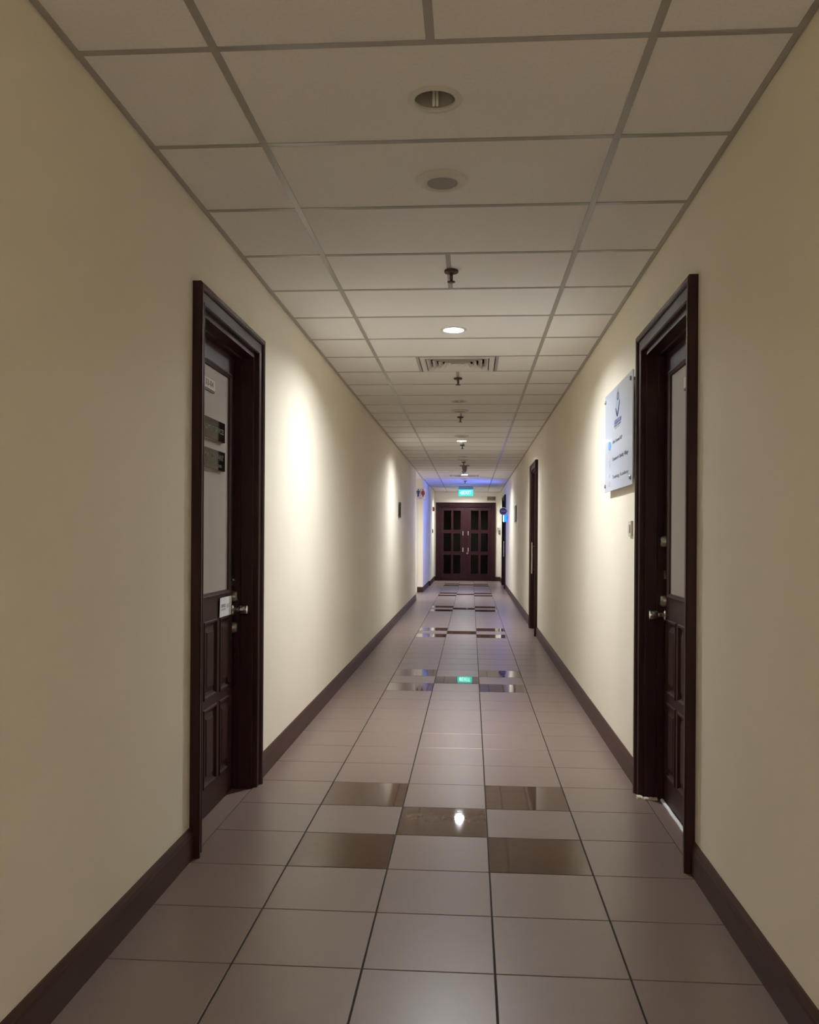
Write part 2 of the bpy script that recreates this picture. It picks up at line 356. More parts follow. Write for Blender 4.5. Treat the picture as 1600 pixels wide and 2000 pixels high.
# passage ceiling
bm = bmesh.new()
for i in range(5):
    for j in range(5):
        xa, xb = XL - 0.6 * (i + 1), XL - 0.6 * i; ya = YP0 + 0.6 * j; yb = min(ya + 0.6, YP1)
        if yb - ya < 0.05: continue
        hs = [(lx, ly) for lx, ly, _, _ in LIGHTS if xa < lx < xb and ya < ly < yb]
        if hs: link('ceiling_panel', panel_mesh(max(xa, XP) + GAP, xb - GAP, ya + GAP, yb - GAP, hs), ceil)
        else: box(bm, (max(xa, XP) + GAP, ya + GAP, HC + 0.0005), (xb - GAP, yb - GAP, HC + 0.014))
tag(obj('passage_panel_field', bm, 'panel', ceil), kind='stuff')
tee_box('main_tee', (XL - TWD, YP0, HC - 0.002), (XL + TWD, YP1, HC + 0.0003))

# ------------------------------------------------------------------ doors
def casing(f, a0, a1, zt, wid, m, parent, depth=0.040):
    d = depth
    prof = [(0.0, 0.0), (0.0, d * 0.55), (wid * 0.06, d * 0.68), (wid * 0.16, d * 0.68), (wid * 0.20, d * 0.58), (wid * 0.62, d * 0.66),
            (wid * 0.66, d * 0.86), (wid * 0.74, d * 0.98), (wid * 0.92, d), (wid, d * 0.86), (wid, 0.0)]
    bm = bmesh.new()
    loft(bm, [[(t, a0 - s, 0.0) for s, t in prof], [(t, a0 - s, zt + s) for s, t in prof], [(t, a1 + s, zt + s) for s, t in prof], [(t, a1 + s, 0.0) for s, t in prof]], f)
    return obj('casing', bm, m, parent)
def jamb(f, a0, a1, zt, leafw, m, parent, th=0.024):
    bm = bmesh.new()
    box(bm, (-TH, a0 - 0.001, 0), (0.002, a0 + th, zt), f); box(bm, (-TH, a1 - th, 0), (0.002, a1 + 0.001, zt), f); box(bm, (-TH, a0 + th, zt - th), (0.002, a1 - th, zt + 0.001), f)
    # stop bead in front of the leaf
    s0, s1 = leafw + 0.002, leafw + 0.034
    box(bm, (s0, a0 + th, 0), (s1, a0 + th + 0.012, zt - th), f); box(bm, (s0, a1 - th - 0.012, 0), (s1, a1 - th, zt - th), f); box(bm, (s0, a0 + th + 0.012, zt - th - 0.012), (s1, a1 - th - 0.012, zt - th), f)
    return obj('jamb', bm, m, parent)
PANEL_PROF = [(0.0, 0.0), (0.004, 0.005), (0.012, 0.005), (0.018, -0.004), (0.026, -0.010), (0.030, -0.010), (0.052, -0.0015), (0.056, 0.001)]
def office_door(name, f, op, leafw, label, rt):
    """half-glazed panelled door; far side carries the locks"""
    a0, a1, zt = op
    root = empty(name, f(0, (a0 + a1) / 2, 0)); inv = Matrix.Translation(-root.location)
    g = lambda w_, a, z: tuple(Vector(f(w_, a, z)) - root.location)
    casing(g, a0, a1, zt, CW, 'wood', root); jamb(g, a0, a1, zt, leafw, 'wood', root)
    l0, l1, lt = a0 + 0.027, a1 - 0.027, zt - 0.027
    cols = [(3.700, 3.908), (3.952, 4.165), (4.209, 4.419)]
    g0, g1, gz0, gz1 = 3.690, 4.372, 1.022, 2.104
    L = lambda lo, hi: ((leafw - 0.04, lo[0], lo[1]), (leafw, hi[0], hi[1]))
    segs = [L((l0, 0.008), (g0, lt)), L((g1, 1.0), (l1, lt)), L((g0, gz1), (g1, lt)), L((g0, 0.905), (l1, 1.0)), L((g0, 1.0), (g1, gz0)),
            L((4.419, 0.008), (l1, 0.905)), L((g0, 0.008), (4.419, 0.132)), L((g0, 0.500), (4.419, 0.540)), L((g0, 0.132), (3.700, 0.5)), L((g0, 0.54), (3.700, 0.905))]
    for (p, q) in ((3.908, 3.952), (4.165, 4.209)): segs += [L((p, 0.132), (q, 0.5)), L((p, 0.54), (q, 0.905))]
    leaf = obj('leaf', boxes(segs, g), 'wood', root)
    for c0, c1 in cols:
        for z0, z1 in ((0.132, 0.500), (0.540, 0.905)):
            bm = bmesh.new(); rect_loft(bm, c0, c1, z0, z1, [(i, leafw + t) for i, t in PANEL_PROF], g); obj('panel', bm, 'wood', leaf)
    bm = bmesh.new(); rect_loft(bm, g0, g1, gz0, gz1, [(0, leafw), (-0.012, leafw), (-0.012, leafw + 0.006), (-0.004, leafw + 0.009), (0.004, leafw + 0.004), (0.009, leafw + 0.002), (0.012, leafw - 0.008)], g, cap=False); obj('glazing_bead', bm, 'wood', leaf)
    bm = bmesh.new(); box(bm, (leafw - 0.014, g0 + 0.001, gz0 + 0.001), (leafw - 0.007, g1 - 0.001, gz1 - 0.001), g); obj('frosted_pane', bm, 'frost', leaf)
    tag(root, label, 'door', kind='structure')
    return root, g, leaf
def knob(root, g, a, z, leafw, big):
    if big:      # cylindrical knob on a round rose
        bm = bmesh.new(); lathe(bm, [(0.033, leafw), (0.033, leafw + 0.004), (0.026, leafw + 0.010), (0.014, leafw + 0.014)], 'x', (0, a, z), 24, True, True, g); r = obj('rose', bm, 'chrome', root, smooth=True)
        bm = bmesh.new(); lathe(bm, [(0.012, leafw + 0.012), (0.012, leafw + 0.028), (0.020, leafw + 0.034), (0.0245, leafw + 0.042), (0.0255, leafw + 0.064), (0.0235, leafw + 0.076), (0.019, leafw + 0.079)], 'x', (0, a, z), 24, True, True, g)
        o = obj('knob', bm, 'chrome', r, smooth=True)
    else:        # deadbolt cylinder
        bm = bmesh.new(); lathe(bm, [(0.030, leafw), (0.029, leafw + 0.010), (0.024, leafw + 0.022), (0.021, leafw + 0.024)], 'x', (0, a, z), 24, True, True, g); o = obj('deadbolt', bm, 'dullsteel', root, smooth=True)
        bm = bmesh.new(); lathe(bm, [(0.009, leafw + 0.024), (0.009, leafw + 0.026)], 'x', (0, a, z), 14, True, True, g); obj('keyhole', bm, 'darkgrey', o)
    return o
LW1 = -0.092
d1, g1f, leaf1 = office_door('door_1', FL, D1, LW1, 'dark mahogany half-glazed door on the left with name plates', 1)
knob(d1, g1f, 4.447, 0.924, LW1, 1); knob(d1, g1f, 4.449, 0.832, LW1, 0); knob(d1, g1f, 4.452, 0.990, LW1, 0)
bm = bmesh.new(); box(bm, (LW1, 4.430, 1.045), (LW1 + 0.004, 4.456, 1.085), g1f, 0.0015); hs = obj('hasp', bm, 'chrome', d1)
bm = bmesh.new(); lathe(bm, [(0.007, LW1 + 0.003), (0.007, LW1 + 0.016)], 'x', (0, 4.447, 1.078), 12, True, True, g1f); obj('hasp_pin', bm, 'chrome', hs)
LW2 = -0.088
d2, g2f, leaf2 = office_door('door_2', FR, D2, LW2, 'dark mahogany half-glazed door on the right beside the white notice board', 1)
knob(d2, g2f, 4.452, 0.922, LW2, 1); knob(d2, g2f, 4.452, 0.992, LW2, 0); knob(d2, g2f, 4.452, 1.286, LW2, 0)
bm = bmesh.new(); box(bm, (LW2, 4.442, 1.10), (LW2 + 0.005, 4.462, 1.145), g2f, 0.0015); obj('hasp', bm, 'brass', d2)

def flush_door(name, f, op, leafw, label, handles, leaves=1):
    a0, a1, zt = op; root = empty(name, f(0, (a0 + a1) / 2, 0)); g = lambda w_, a, z: tuple(Vector(f(w_, a, z)) - root.location)
    casing(g, a0, a1, zt, CW, 'wood', root); jamb(g, a0, a1, zt, leafw, 'wood', root)
    l0, l1 = a0 + 0.027, a1 - 0.027; n = leaves; dw = (l1 - l0) / n
    for i in range(n):
        p, q = l0 + dw * i + 0.002, l0 + dw * (i + 1) - 0.002
        bm = bmesh.new(); box(bm, (leafw - 0.04, p, 0.008), (leafw, q, zt - 0.027), g, 0.002); lf = obj('leaf', bm, 'wood', root)
        for z0, z1 in ((0.14, 0.95), (1.05, 2.05)):
            bm = bmesh.new(); rect_loft(bm, p + 0.11, q - 0.11, z0, z1, [(0, leafw), (0.0, leafw + 0.006), (0.015, leafw + 0.008), (0.03, leafw + 0.001)], g); obj('panel', bm, 'wood', lf)
    for a, z0, z1 in handles:
        bm = bmesh.new(); lathe(bm, [(0.012, z0), (0.012, z1)], 'z', (leafw + 0.062, a, 0), 16, True, True, g); hb = obj('pull_bar', bm, 'chrome', root, smooth=True)
        for z in (z0 + 0.06, z1 - 0.06):
            bm = bmesh.new(); lathe(bm, [(0.008, leafw), (0.008, leafw + 0.055)], 'x', (0, a, z), 12, True, True, g); obj('standoff', bm, 'chrome', hb, smooth=True)
    tag(root, label, 'door', kind='structure'); return root
flush_door('door_3', FR, D3, -0.055, 'dark wooden door with a long steel pull bar midway on the right', [(12.58, 0.79, 1.235)])
flush_door('door_4', FR, D4, -0.055, 'dark double door at the far right next to the blue sign', [(23.22, 0.80, 1.20), (23.38, 0.80, 1.20)], 2)

# end double door
def end_door():
    a0, a1, zt = D0; root = empty('door_5', (0.5 * (a0 + a1), YE, 0)); g = lambda w_, a, z: tuple(Vector(FE(w_, a, z)) - root.location)
    casing(g, a0, a1, zt, 0.095, 'wood_red', root); lw = -0.05
    bm = bmesh.new(); th = 0.03
    for lo, hi in (((-TH, a0 - 0.001, 0), (0.002, a0 + th, zt)), ((-TH, a1 - th, 0), (0.002, a1 + 0.001, zt)), ((-TH, a0 + th, zt - th), (0.002, a1 - th, zt + 0.001))): box(bm, lo, hi, g)
    obj('jamb', bm, 'wood_red', root)
    mid = 0.5 * (a0 + a1); px = lambda u: (u - 920.0) * (YE + 0.05) / F_PX + 0.008
    for s, (e0, e1), cols in ((-1, (a0 + th + 0.003, mid - 0.002), ((px(866), px(881)), (px(884.5), px(899.5)))), (1, (mid + 0.002, a1 - th - 0.003), ((px(919), px(934)), (px(938), px(952.5))))):
        rows = ((0.20, 0.775), (0.865, 1.42), (1.51, 2.095))
        (p0, p1), (q0, q1) = cols; top = zt - th - 0.004
        B = lambda lo, hi: ((lw - 0.042, lo[0], lo[1]), (lw, hi[0], hi[1]))
        segs = [B((e0, 0.008), (p0, top)), B((p1, 0.008), (q0, top)), B((q1, 0.008), (e1, top))]
        for c0, c1 in cols:
            segs += [B((c0, 0.008), (c1, rows[0][0])), B((c0, rows[0][1]), (c1, rows[1][0])), B((c0, rows[1][1]), (c1, rows[2][0])), B((c0, rows[2][1]), (c1, top))]
        leaf = obj('leaf', boxes(segs, g), 'wood_red', root)
        for c0, c1 in cols:
            for z0, z1 in rows:
                bm = bmesh.new(); box(bm, (lw - 0.024, c0 - 0.0, z0), (lw - 0.018, c1, z1), g); obj('pane', bm, 'glass', leaf)
                bm = bmesh.new(); rect_loft(bm, c0, c1, z0, z1, [(-0.010, lw), (-0.010, lw + 0.005), (0.0, lw + 0.006), (0.006, lw - 0.016)], g, cap=False); obj('bead', bm, 'wood_red', leaf)
        ha = mid + s * 0.078
        bm = bmesh.new(); lathe(bm, [(0.011, 0.97), (0.011, 1.36)], 'z', (lw + 0.05, ha, 0), 14, True, True, g); hb = obj('pull_grip', bm, 'wood', root, smooth=True)
        for z0, z1 in ((0.86, 0.985), (1.35, 1.475)):
            bm = bmesh.new(); lathe(bm, [(0.016, z0), (0.0175, z0 + 0.01), (0.0175, z1 - 0.01), (0.016, z1)], 'z', (lw + 0.05, ha, 0), 14, True, True, g)
            box(bm, (lw, ha - 0.008, (z0 + z1) / 2 - 0.02), (lw + 0.045, ha + 0.008, (z0 + z1) / 2 + 0.02), g); obj('pull_end', bm, 'chrome', hb, smooth=True)
    bm = bmesh.new(); lathe(bm, [(0.032, lw), (0.030, lw + 0.014), (0.018, lw + 0.02)], 'x', (0, mid + 0.055, 0.815), 18, True, True, g); obj('lock', bm, 'dullsteel', root, smooth=True)
    tag(root, 'dark red double door with twelve glass panes at the corridor end', 'door', kind='structure')
end_door()
# pale toilet door sliver in the side passage
root = empty('door_6', (-1.73, YP1, 0)); g = lambda w_, a, z: (a + 1.73, -w_, z)
bm = bmesh.new(); box(bm, (0.0, -2.20, 0), (0.02, -1.255, 2.12), g, 0.003); obj('frame', bm, 'white_paint', root)
bm = bmesh.new(); box(bm, (0.018, -2.14, 0.01), (0.026, -1.315, 2.06), g, 0.002); obj('leaf', bm, 'white_paint', root)
tag(root, 'pale painted door in the side passage under the toilet sign', 'door', kind='structure')

# ------------------------------------------------------------------ ceiling fittings
def downlight(x, y, lit, label):
    root = empty('downlight', (x, y, HC))
    bm = bmesh.new(); lathe(bm, [(0.064, 0.012), (0.0625, -0.002), (0.066, -0.005), (0.080, -0.0045), (0.086, -0.0005), (0.086, 0.0003), (0.070, 0.0003)], n=40); obj('trim_ring', bm, 'trim', root, smooth=True)
    bm = bmesh.new(); lathe(bm, [(0.0635, 0.0), (0.0625, 0.03), (0.056, 0.075), (0.045, 0.105), (0.02, 0.12)], n=40, cap1=True); obj('reflector', bm, 'reflector', root, smooth=True)
    bm = bmesh.new(); lathe(bm, [(0.072, 0.001), (0.072, 0.13)], n=24, cap1=True); obj('can', bm, 'dullsteel', root, smooth=True)
    if lit:
        bm = bmesh.new(); lathe(bm, [(0.0575, 0.021), (0.0575, 0.027)], n=32, cap0=True, cap1=True); obj('lamp_lens', bm, 'lamp', root)
    else:
        for sx in (-0.0055, 0.0055):  # pale tubes moved off-centre to stand in for reflected lamp strokes
            bm = bmesh.new(); lathe(bm, [(0.001, 0.000), (0.0045, 0.003), (0.0045, 0.050)], o=(sx, 0.042, 0), n=12, cap0=True, cap1=True); obj('glint_tube', bm, 'tube', root, smooth=True)
    return tag(root, label, 'lamp', 'ceiling downlights')
for L in LIGHTS: downlight(*L)

def speaker(x, y, label):
    root = empty('ceiling_speaker', (x, y, HC))
    bm = bmesh.new(); lathe(bm, [(0.096, 0.0003), (0.096, -0.005), (0.090, -0.011), (0.074, -0.015), (0.062, -0.015), (0.058, -0.012)], n=40, cap0=True); obj('rim', bm, 'trim', root, smooth=True)
    bm = bmesh.new(); lathe(bm, [(0.058, -0.0125), (0.05, -0.014), (0.025, -0.0155), (0.002, -0.016)], n=32, cap1=True); obj('grille', bm, 'grille', root, smooth=True)
    return tag(root, label, 'speaker', 'ceiling speakers')
for x, y, l in ((-0.117, 3.34, 'round ceiling speaker just behind the nearest unlit downlight'), (-0.129, 9.44, 'round ceiling speaker between the second unlit downlight and a sprinkler'),
                (-0.133, 11.80, 'round ceiling disc in front of the second burning downlight'), (-0.144, 15.45, 'small far ceiling disc next to the hanging camera'),
                (-0.152, 20.45, 'round ceiling disc in the blue light before the exit sign')): speaker(x, y, l)

def sprinkler(x, y, label):
    root = empty('sprinkler', (x, y, HC))
    bm = bmesh.new(); lathe(bm, [(0.036, -0.002), (0.036, -0.012), (0.033, -0.014), (0.022, -0.012), (0.012, -0.016)], n=20, cap0=True, cap1=True); obj('escutcheon', bm, 'bronze', root, smooth=True)
    bm = bmesh.new(); lathe(bm, [(0.009, -0.013), (0.007, -0.022), (0.0035, -0.026), (0.003, -0.056)], n=12, cap0=True, cap1=True)
    for s in (-1, 1): loft(bm, [[(s * 0.0065 + a, b, -0.020) for a, b in ((-.002, -.003), (.002, -.003), (.002, .003), (-.002, .003))], [(s * 0.0060 + a, b, -0.044) for a, b in ((-.002, -.003), (.002, -.003), (.002, .003), (-.002, .003))], [(s * 0.003 + a, b, -0.058) for a, b in ((-.002, -.003), (.002, -.003), (.002, .003), (-.002, .003))]])
    obj('body', bm, 'bronze', root)
    bm = bmesh.new()                      # toothed deflector
    pts = []
    for i in range(24):
        r = 0.0195 if i % 2 == 0 else 0.0150; a = 2 * math.pi * i / 24; pts.append((r * math.cos(a), r * math.sin(a)))
    loft(bm, [[(p[0], p[1], -0.0570) for p in pts], [(p[0], p[1], -0.0625) for p in pts]]); obj('deflector', bm, 'bronze', root)
    return tag(root, label, 'sprinkler', 'ceiling sprinklers')
for x, y, l in ((-0.108, 4.47, 'bronze fire sprinkler nearest the camera, before the lit downlight'), (-0.118, 7.50, 'fire sprinkler directly behind the square air vent'),
                (-0.128, 9.92, 'third fire sprinkler, behind the second round speaker'), (-0.135, 12.93, 'fire sprinkler just behind the second burning downlight'),
                (-0.140, 15.90, 'fire sprinkler just in front of the hanging ceiling camera'), (-0.165, 18.25, 'tiny fire sprinkler before the far burning downlight'),
                (-0.150, 21.25, 'tiny fire sprinkler in the blue lit ceiling before the exit sign')): sprinkler(x, y, l)

def vent(x0, x1, y0, y1, label):
    cx, cy = (x0 + x1) / 2, (y0 + y1) / 2; hs = min(x1 - x0, y1 - y0) / 2 - 0.004
    root = empty('air_vent', (cx, cy, HC))
    sq = lambda a, z: [(-a, -a, z), (a, -a, z), (a, a, z), (-a, a, z)]
    bm = bmesh.new(); loft(bm, [sq(hs, 0.0005), sq(hs, -0.005), sq(hs - 0.030, -0.009), sq(hs - 0.040, -0.004), sq(hs - 0.040, 0.05)], cap0=False, cap1=False); obj('frame', bm, 'ventw', root)
    n = 5
    for i in range(n):
        a = hs - 0.048 - i * 0.045
        bm = bmesh.new(); loft(bm, [sq(a, -0.009), sq(a - 0.001, -0.0105), sq(a - 0.030, 0.024), sq(a - 0.029, 0.0255), sq(a, -0.009)], cap0=False, cap1=False); obj('louver', bm, 'ventw', root)
    bm = bmesh.new(); a = hs - 0.048 - n * 0.045 + 0.008; loft(bm, [sq(a, -0.006), sq(a - 0.008, -0.010)]); obj('centre_plate', bm, 'ventw', root)
    bm = bmesh.new(); loft(bm, [sq(hs - 0.039, 0.05), sq(hs - 0.039, 0.16)], cap0=False); obj('plenum_box', bm, 'dark', root)
    return tag(root, label, 'air vent', 'square ceiling vents')
vent(VENTROWS[7][0] + TWD, VENTROWS[7][1] - TWD, C0 + 4.2 + TWD, C0 + 4.8 - TWD, 'square white louvred air vent behind the nearest burning downlight')
vent(VENTROWS[28][0] + TWD, VENTROWS[28][1] - TWD, C0 + 16.8 + TWD, C0 + 17.4 - TWD, 'distant grey air vent behind the far burning downlight')

# hanging ceiling camera
root = empty('ceiling_camera', (-0.130, 16.68, HC))
bm = bmesh.new(); lathe(bm, [(0.098, 0.0), (0.098, -0.010), (0.085, -0.016), (0.05, -0.018)], n=28, cap0=True, cap1=True); obj('mount_plate', bm, 'grey', root, smooth=True)
bm = bmesh.new(); lathe(bm, [(0.052, -0.016), (0.047, -0.05), (0.038, -0.10), (0.034, -0.118), (0.018, -0.128)], n=24, cap0=True, cap1=True); obj('housing', bm, 'grey', root, smooth=True)
bm = bmesh.new(); lathe(bm, [(0.016, -0.127), (0.012, -0.136)], n=16, cap0=True, cap1=True); obj('lens', bm, 'darkgrey', root, smooth=True)
tag(root, 'grey tapered camera hanging from a round plate on the far ceiling', 'camera')

# ------------------------------------------------------------------ exit sign
root = empty('exit_sign', (-0.145, 23.5, HC))
bm = bmesh.new(); box(bm, (-0.19, -0.035, -0.084), (0.19, 0.035, 0.0), bev=0.004); obj('mount_housing', bm, 'housing', root)
bm = bmesh.new(); box(bm, (-0.200, -0.020, -0.268), (0.200, 0.020, -0.084), bev=0.006); obj('frame', bm, 'housing', root)
bm = bmesh.new(); box(bm, (-0.193, -0.0245, -0.261), (0.193, -0.0202, -0.091), bev=0.001); fc = obj('lit_face', bm, 'exitg', root)
bm = bmesh.new(); box(bm, (-0.193, 0.0202, -0.261), (0.193, 0.0245, -0.091), bev=0.001); obj('lit_face', bm, 'exitg', root)
text('lettering', 'EXIT', 0.135, 'exitw', fc, (0.030, -0.0250, -0.176), (1, 0, 0), (0, 0, 1), width=0.225)
bm = bmesh.new(); poly(bm, [(-0.155, -0.176), (-0.100, -0.225), (-0.100, -0.127)], -0.0258, -0.0246, lambda t, a, b: (a, t, b)); obj('arrow', bm, 'exitw', fc)
tag(root, 'green glowing exit sign with a left arrow hanging from ceiling', 'exit sign')

# ------------------------------------------------------------------ far signs and fittings
# round projecting sign + blue LED sign on the right wall
root = empty('round_sign', (0.764, 21.2, 1.925))
bm = bmesh.new(); lathe(bm, [(0.094, -0.018), (0.094, 0.018)], 'y', n=36, cap0=True, cap1=True); obj('rim', bm, 'signw', root, smooth=True)
bm = bmesh.new(); lathe(bm, [(0.083, -0.021), (0.083, -0.0175)], 'y', n=36, cap0=True, cap1=True); fc = obj('face', bm, 'navy', root)
bm = bmesh.new(); box(bm, (0.09, -0.01, -0.012), (0.111, 0.01, 0.012)); obj('bracket', bm, 'dullsteel', root)
text('lettering', 'Clinic', 0.045, 'signw', fc, (0.008, -0.0216, 0.004), (1, 0, 0), (0, 0, 1), width=0.11)
tag(root, 'round navy blue sign with white rim projecting from the far right wall', 'sign')
root = empty('blue_sign', (0.822, 21.35, 1.757))
bm = bmesh.new(); box(bm, (-0.034, -0.015, -0.080), (0.036, 0.245, 0.080), bev=0.003); obj('housing', bm, 'darkgrey', root)
bm = bmesh.new(); box(bm, (-0.038, -0.012, -0.077), (-0.0335, 0.242, 0.077), bev=0.001); obj('light_panel', bm, 'blue', root)
bm = bmesh.new(); box(bm, (-0.039, -0.022, -0.082), (0.037, -0.0155, 0.082), bev=0.002); obj('front_panel', bm, 'bluef', root)
bm = bmesh.new(); box(bm, (0.036, -0.008, -0.05), (0.053, 0.008, 0.05)); obj('bracket', bm, 'dullsteel', root)
tag(root, 'small glowing blue sign below the round navy sign', 'sign')
# toilet sign
root = empty('toilet_sign', (-1.178, YP1, 2.315))
g = lambda t, a, b: (a, -t, b)
bm = bmesh.new(); box(bm, (0.0, -0.125, -0.135), (0.012, 0.115, 0.125), g, 0.003); obj('plate', bm, 'signw', root)
def figure(cx, m, skirt, name):
    bm = bmesh.new(); pts = [(cx + 0.0165 * math.cos(2 * math.pi * i / 14), 0.092 + 0.0165 * math.sin(2 * math.pi * i / 14)) for i in range(14)]; poly(bm, pts, 0.0122, 0.0136, g)
    if skirt: body = [(-0.034, 0.058), (-0.020, 0.070), (0.020, 0.070), (0.034, 0.058), (0.044, 0.0), (0.034, -0.028), (0.016, -0.036), (0.016, -0.075), (-0.016, -0.075), (-0.016, -0.036), (-0.034, -0.028), (-0.044, 0.0)]
    else: body = [(-0.044, 0.056), (-0.030, 0.070), (0.030, 0.070), (0.044, 0.056), (0.044, 0.000), (0.033, -0.002), (0.030, 0.045), (0.023, 0.045), (0.022, -0.075), (0.003, -0.075), (0.0, -0.010), (-0.003, -0.075), (-0.022, -0.075), (-0.023, 0.045), (-0.030, 0.045), (-0.033, -0.002), (-0.044, 0.0)]
    poly(bm, [(cx + a, b) for a, b in body], 0.0122, 0.0136, g); obj(name, bm, m, root)
figure(-0.062, 'navy', 0, 'man_figure'); figure(0.048, 'red_ink', 1, 'woman_figure')
bm = bmesh.new(); box(bm, (0.0122, -0.011, -0.075), (0.0134, -0.003, 0.105), g); obj('divider', bm, 'grey_ink', root)
text('lettering', 'TOILET', 0.036, 'darkgrey', root, (-0.007, -0.0126, -0.104), (1, 0, 0), (0, 0, 1), width=0.095)
tag(root, 'white toilet sign with blue man and red woman on passage corner', 'sign')
# small plates on the walls
def wall_plate(name, f, a0, a1, z0, z1, t, m, label, edge='chrome'):
    root = empty(name, f(0, (a0 + a1) / 2, (z0 + z1) / 2)); g = lambda w_, a, z: tuple(Vector(f(w_, a, z)) - root.location)
    bm = bmesh.new(); box(bm, (t - 0.008, a0, z0), (t, a1, z1), g, 0.001); obj('plate', bm, m, root)
    for a in (a0 + 0.02, a1 - 0.02):
        for z in (z0 + 0.02, z1 - 0.02):
            bm = bmesh.new(); lathe(bm, [(0.008, 0.0), (0.008, t + 0.003)], 'x', (0, a, z), 12, True, True, g); obj('standoff', bm, edge, root)
    tag(root, label, 'plate'); return root, g
wall_plate('wall_plate', FL, 13.58, 13.84, 1.60, 1.84, 0.022, 'black', 'thin black name plate on the left wall past the second light')
wall_plate('wall_plate', FR, 17.05, 17.55, 1.60, 1.92, 0.020, 'grey', 'grey plate on the right wall beyond the pull bar door')
# 03-05 number plate
root = empty('number_plate', (0.596, YE, 2.45))
bm = bmesh.new(); box(bm, (-0.125, -0.010, -0.062), (0.125, 0.0, 0.062), bev=0.002); obj('plate', bm, 'tan', root)
text('digits', '03-05', 0.095, 'brownp', root, (0, -0.0108, 0), (1, 0, 0), (0, 0, 1), width=0.215)
tag(root, 'beige plate with number 03-05 above the far double door', 'number plate')
# fire call point, switches
root = empty('fire_call_point', (XS, 25.0, 2.09))
bm = bmesh.new(); box(bm, (0.0, -0.06, -0.06), (0.045, 0.06, 0.06), bev=0.006); obj('case', bm, 'red', root)
bm = bmesh.new(); lathe(bm, [(0.03, 0.045), (0.026, 0.056), (0.01, 0.06)], 'x', (0, 0, 0.0), 16, True, True); obj('cover', bm, 'red', root, smooth=True)
tag(root, 'small red fire alarm box on the wall left of far door', 'alarm')
def small_switch(name, f, a, z, wd, h, t, m, m2, label):
    root = empty(name, f(0, a, z)); g = lambda w_, aa, zz: tuple(Vector(f(w_, aa + a, zz + z)) - root.location)
    bm = bmesh.new(); box(bm, (0, -wd / 2, -h / 2), (t, wd / 2, h / 2), g, 0.002); obj('plate', bm, m, root)
    bm = bmesh.new(); box(bm, (t - 0.001, -wd / 4, -h / 4), (t + 0.005, wd / 4, h / 4), g, 0.001); obj('rocker', bm, m2, root)
    tag(root, label, 'switch'); return root
small_switch('wall_switch', FS, 24.95, 1.465, 0.09, 0.11, 0.02, 'darkgrey', 'grey', 'small dark switch on the wall below the red fire box')
small_switch('wall_switch', FR, 4.885, 1.355, 0.085, 0.085, 0.012, 'plastic', 'plastic', 'white light switch on the right wall beside the door frame')
small_switch('door_intercom', FE, 0.800, 1.555, 0.085, 0.11, 0.03, 'plastic', 'grey', 'white intercom box on the end wall right of double door')
small_switch('card_reader', FE, 0.842, 1.445, 0.045, 0.12, 0.03, 'darkgrey', 'grey', 'small dark card reader on the end wall under the intercom')

# ------------------------------------------------------------------ big white notice board on the right wall
BX = 0.034
root = empty('notice_sign', FR(0, 5.16, 1.885)); g = lambda w_, a, z: tuple(Vector(FR(w_, a, z)) - root.location)
bm = bmesh.new(); box(bm, (BX - 0.006, 4.690, 1.586), (BX, 5.632, 2.190), g, 0.0012); obj('board', bm, 'acrylic', root)
for a in (4.735, 5.605):
    for z in (1.625, 2.150):
        bm = bmesh.new(); lathe(bm, [(0.009, 0.0), (0.009, BX - 0.006)], 'x', (0, a, z), 14, True, True, g); so = obj('standoff', bm, 'dullsteel', root, smooth=True)
        bm = bmesh.new(); lathe(bm, [(0.012, BX), (0.012, BX + 0.006), (0.009, BX + 0.009)], 'x', (0, a, z), 14, True, True, g); obj('cap', bm, 'dullsteel', so, smooth=True)
T0, T1_ = BX + 0.0002, BX + 0.0009
LO = root.location
def btext(s, size, a, z, m, width=None):
    o = FR(BX + 0.0008, a, z); text('lettering', s, size, m, root, tuple(Vector(o) - LO), (0, -1, 0), (0, 0, 1), 0.0004, 'CENTER', width)
def bshape(name, pts, m): bm = bmesh.new(); poly(bm, pts, T0, T1_, g); obj(name, bm, m, root)
# emblem: pale flame with a ring, dark V below
bshape('emblem_flame', [(5.146, 2.166), (5.118, 2.13), (5.100, 2.09), (5.108, 2.05), (5.150, 2.025), (5.205, 2.03), (5.215, 2.07), (5.198, 2.11), (5.172, 2.14)], 'haze_ink')
bm = bmesh.new(); ring = lambda r, t: [(t, 5.153 + r * math.cos(2 * math.pi * i / 20), 2.122 + 0.8 * r * math.sin(2 * math.pi * i / 20)) for i in range(20)]
loft(bm, [ring(0.030, T0 + 0.0006), ring(0.030, T1_ + 0.0006), ring(0.016, T1_ + 0.0006), ring(0.016, T0 + 0.0006)], g, False, False); obj('emblem_ring', bm, 'navy', root)
bm = bmesh.new(); poly(bm, [(5.240, 2.060), (5.185, 2.008), (5.160, 2.010), (5.212, 2.062)], T0 + 0.0006, T1_ + 0.0006, g); obj('emblem_stroke', bm, 'navy', root)
bm = bmesh.new(); poly(bm, [(5.076, 2.090), (5.160, 2.006), (5.188, 2.008), (5.100, 2.085)], T0 + 0.0006, T1_ + 0.0006, g); obj('emblem_stroke', bm, 'navy', root)
bm = bmesh.new(); box(bm, (T0, 5.042, 1.970), (T1_, 5.274, 1.994), g); obj('name_block', bm, 'blue_ink', root)
btext('NATIONAL', 0.022, 5.158, 1.982, 'haze_ink', 0.19); btext('EDUCATION', 0.016, 5.160, 1.959, 'grey_ink', 0.22); btext('GROUP', 0.013, 5.175, 1.945, 'pale_ink', 0.16)
pts = [(5.448 + 0.058 * math.cos(2 * math.pi * i / 20), 1.866 + (0.022 if math.sin(2 * math.pi * i / 20) > 0 else 0.030) * math.sin(2 * math.pi * i / 20)) for i in range(20)]
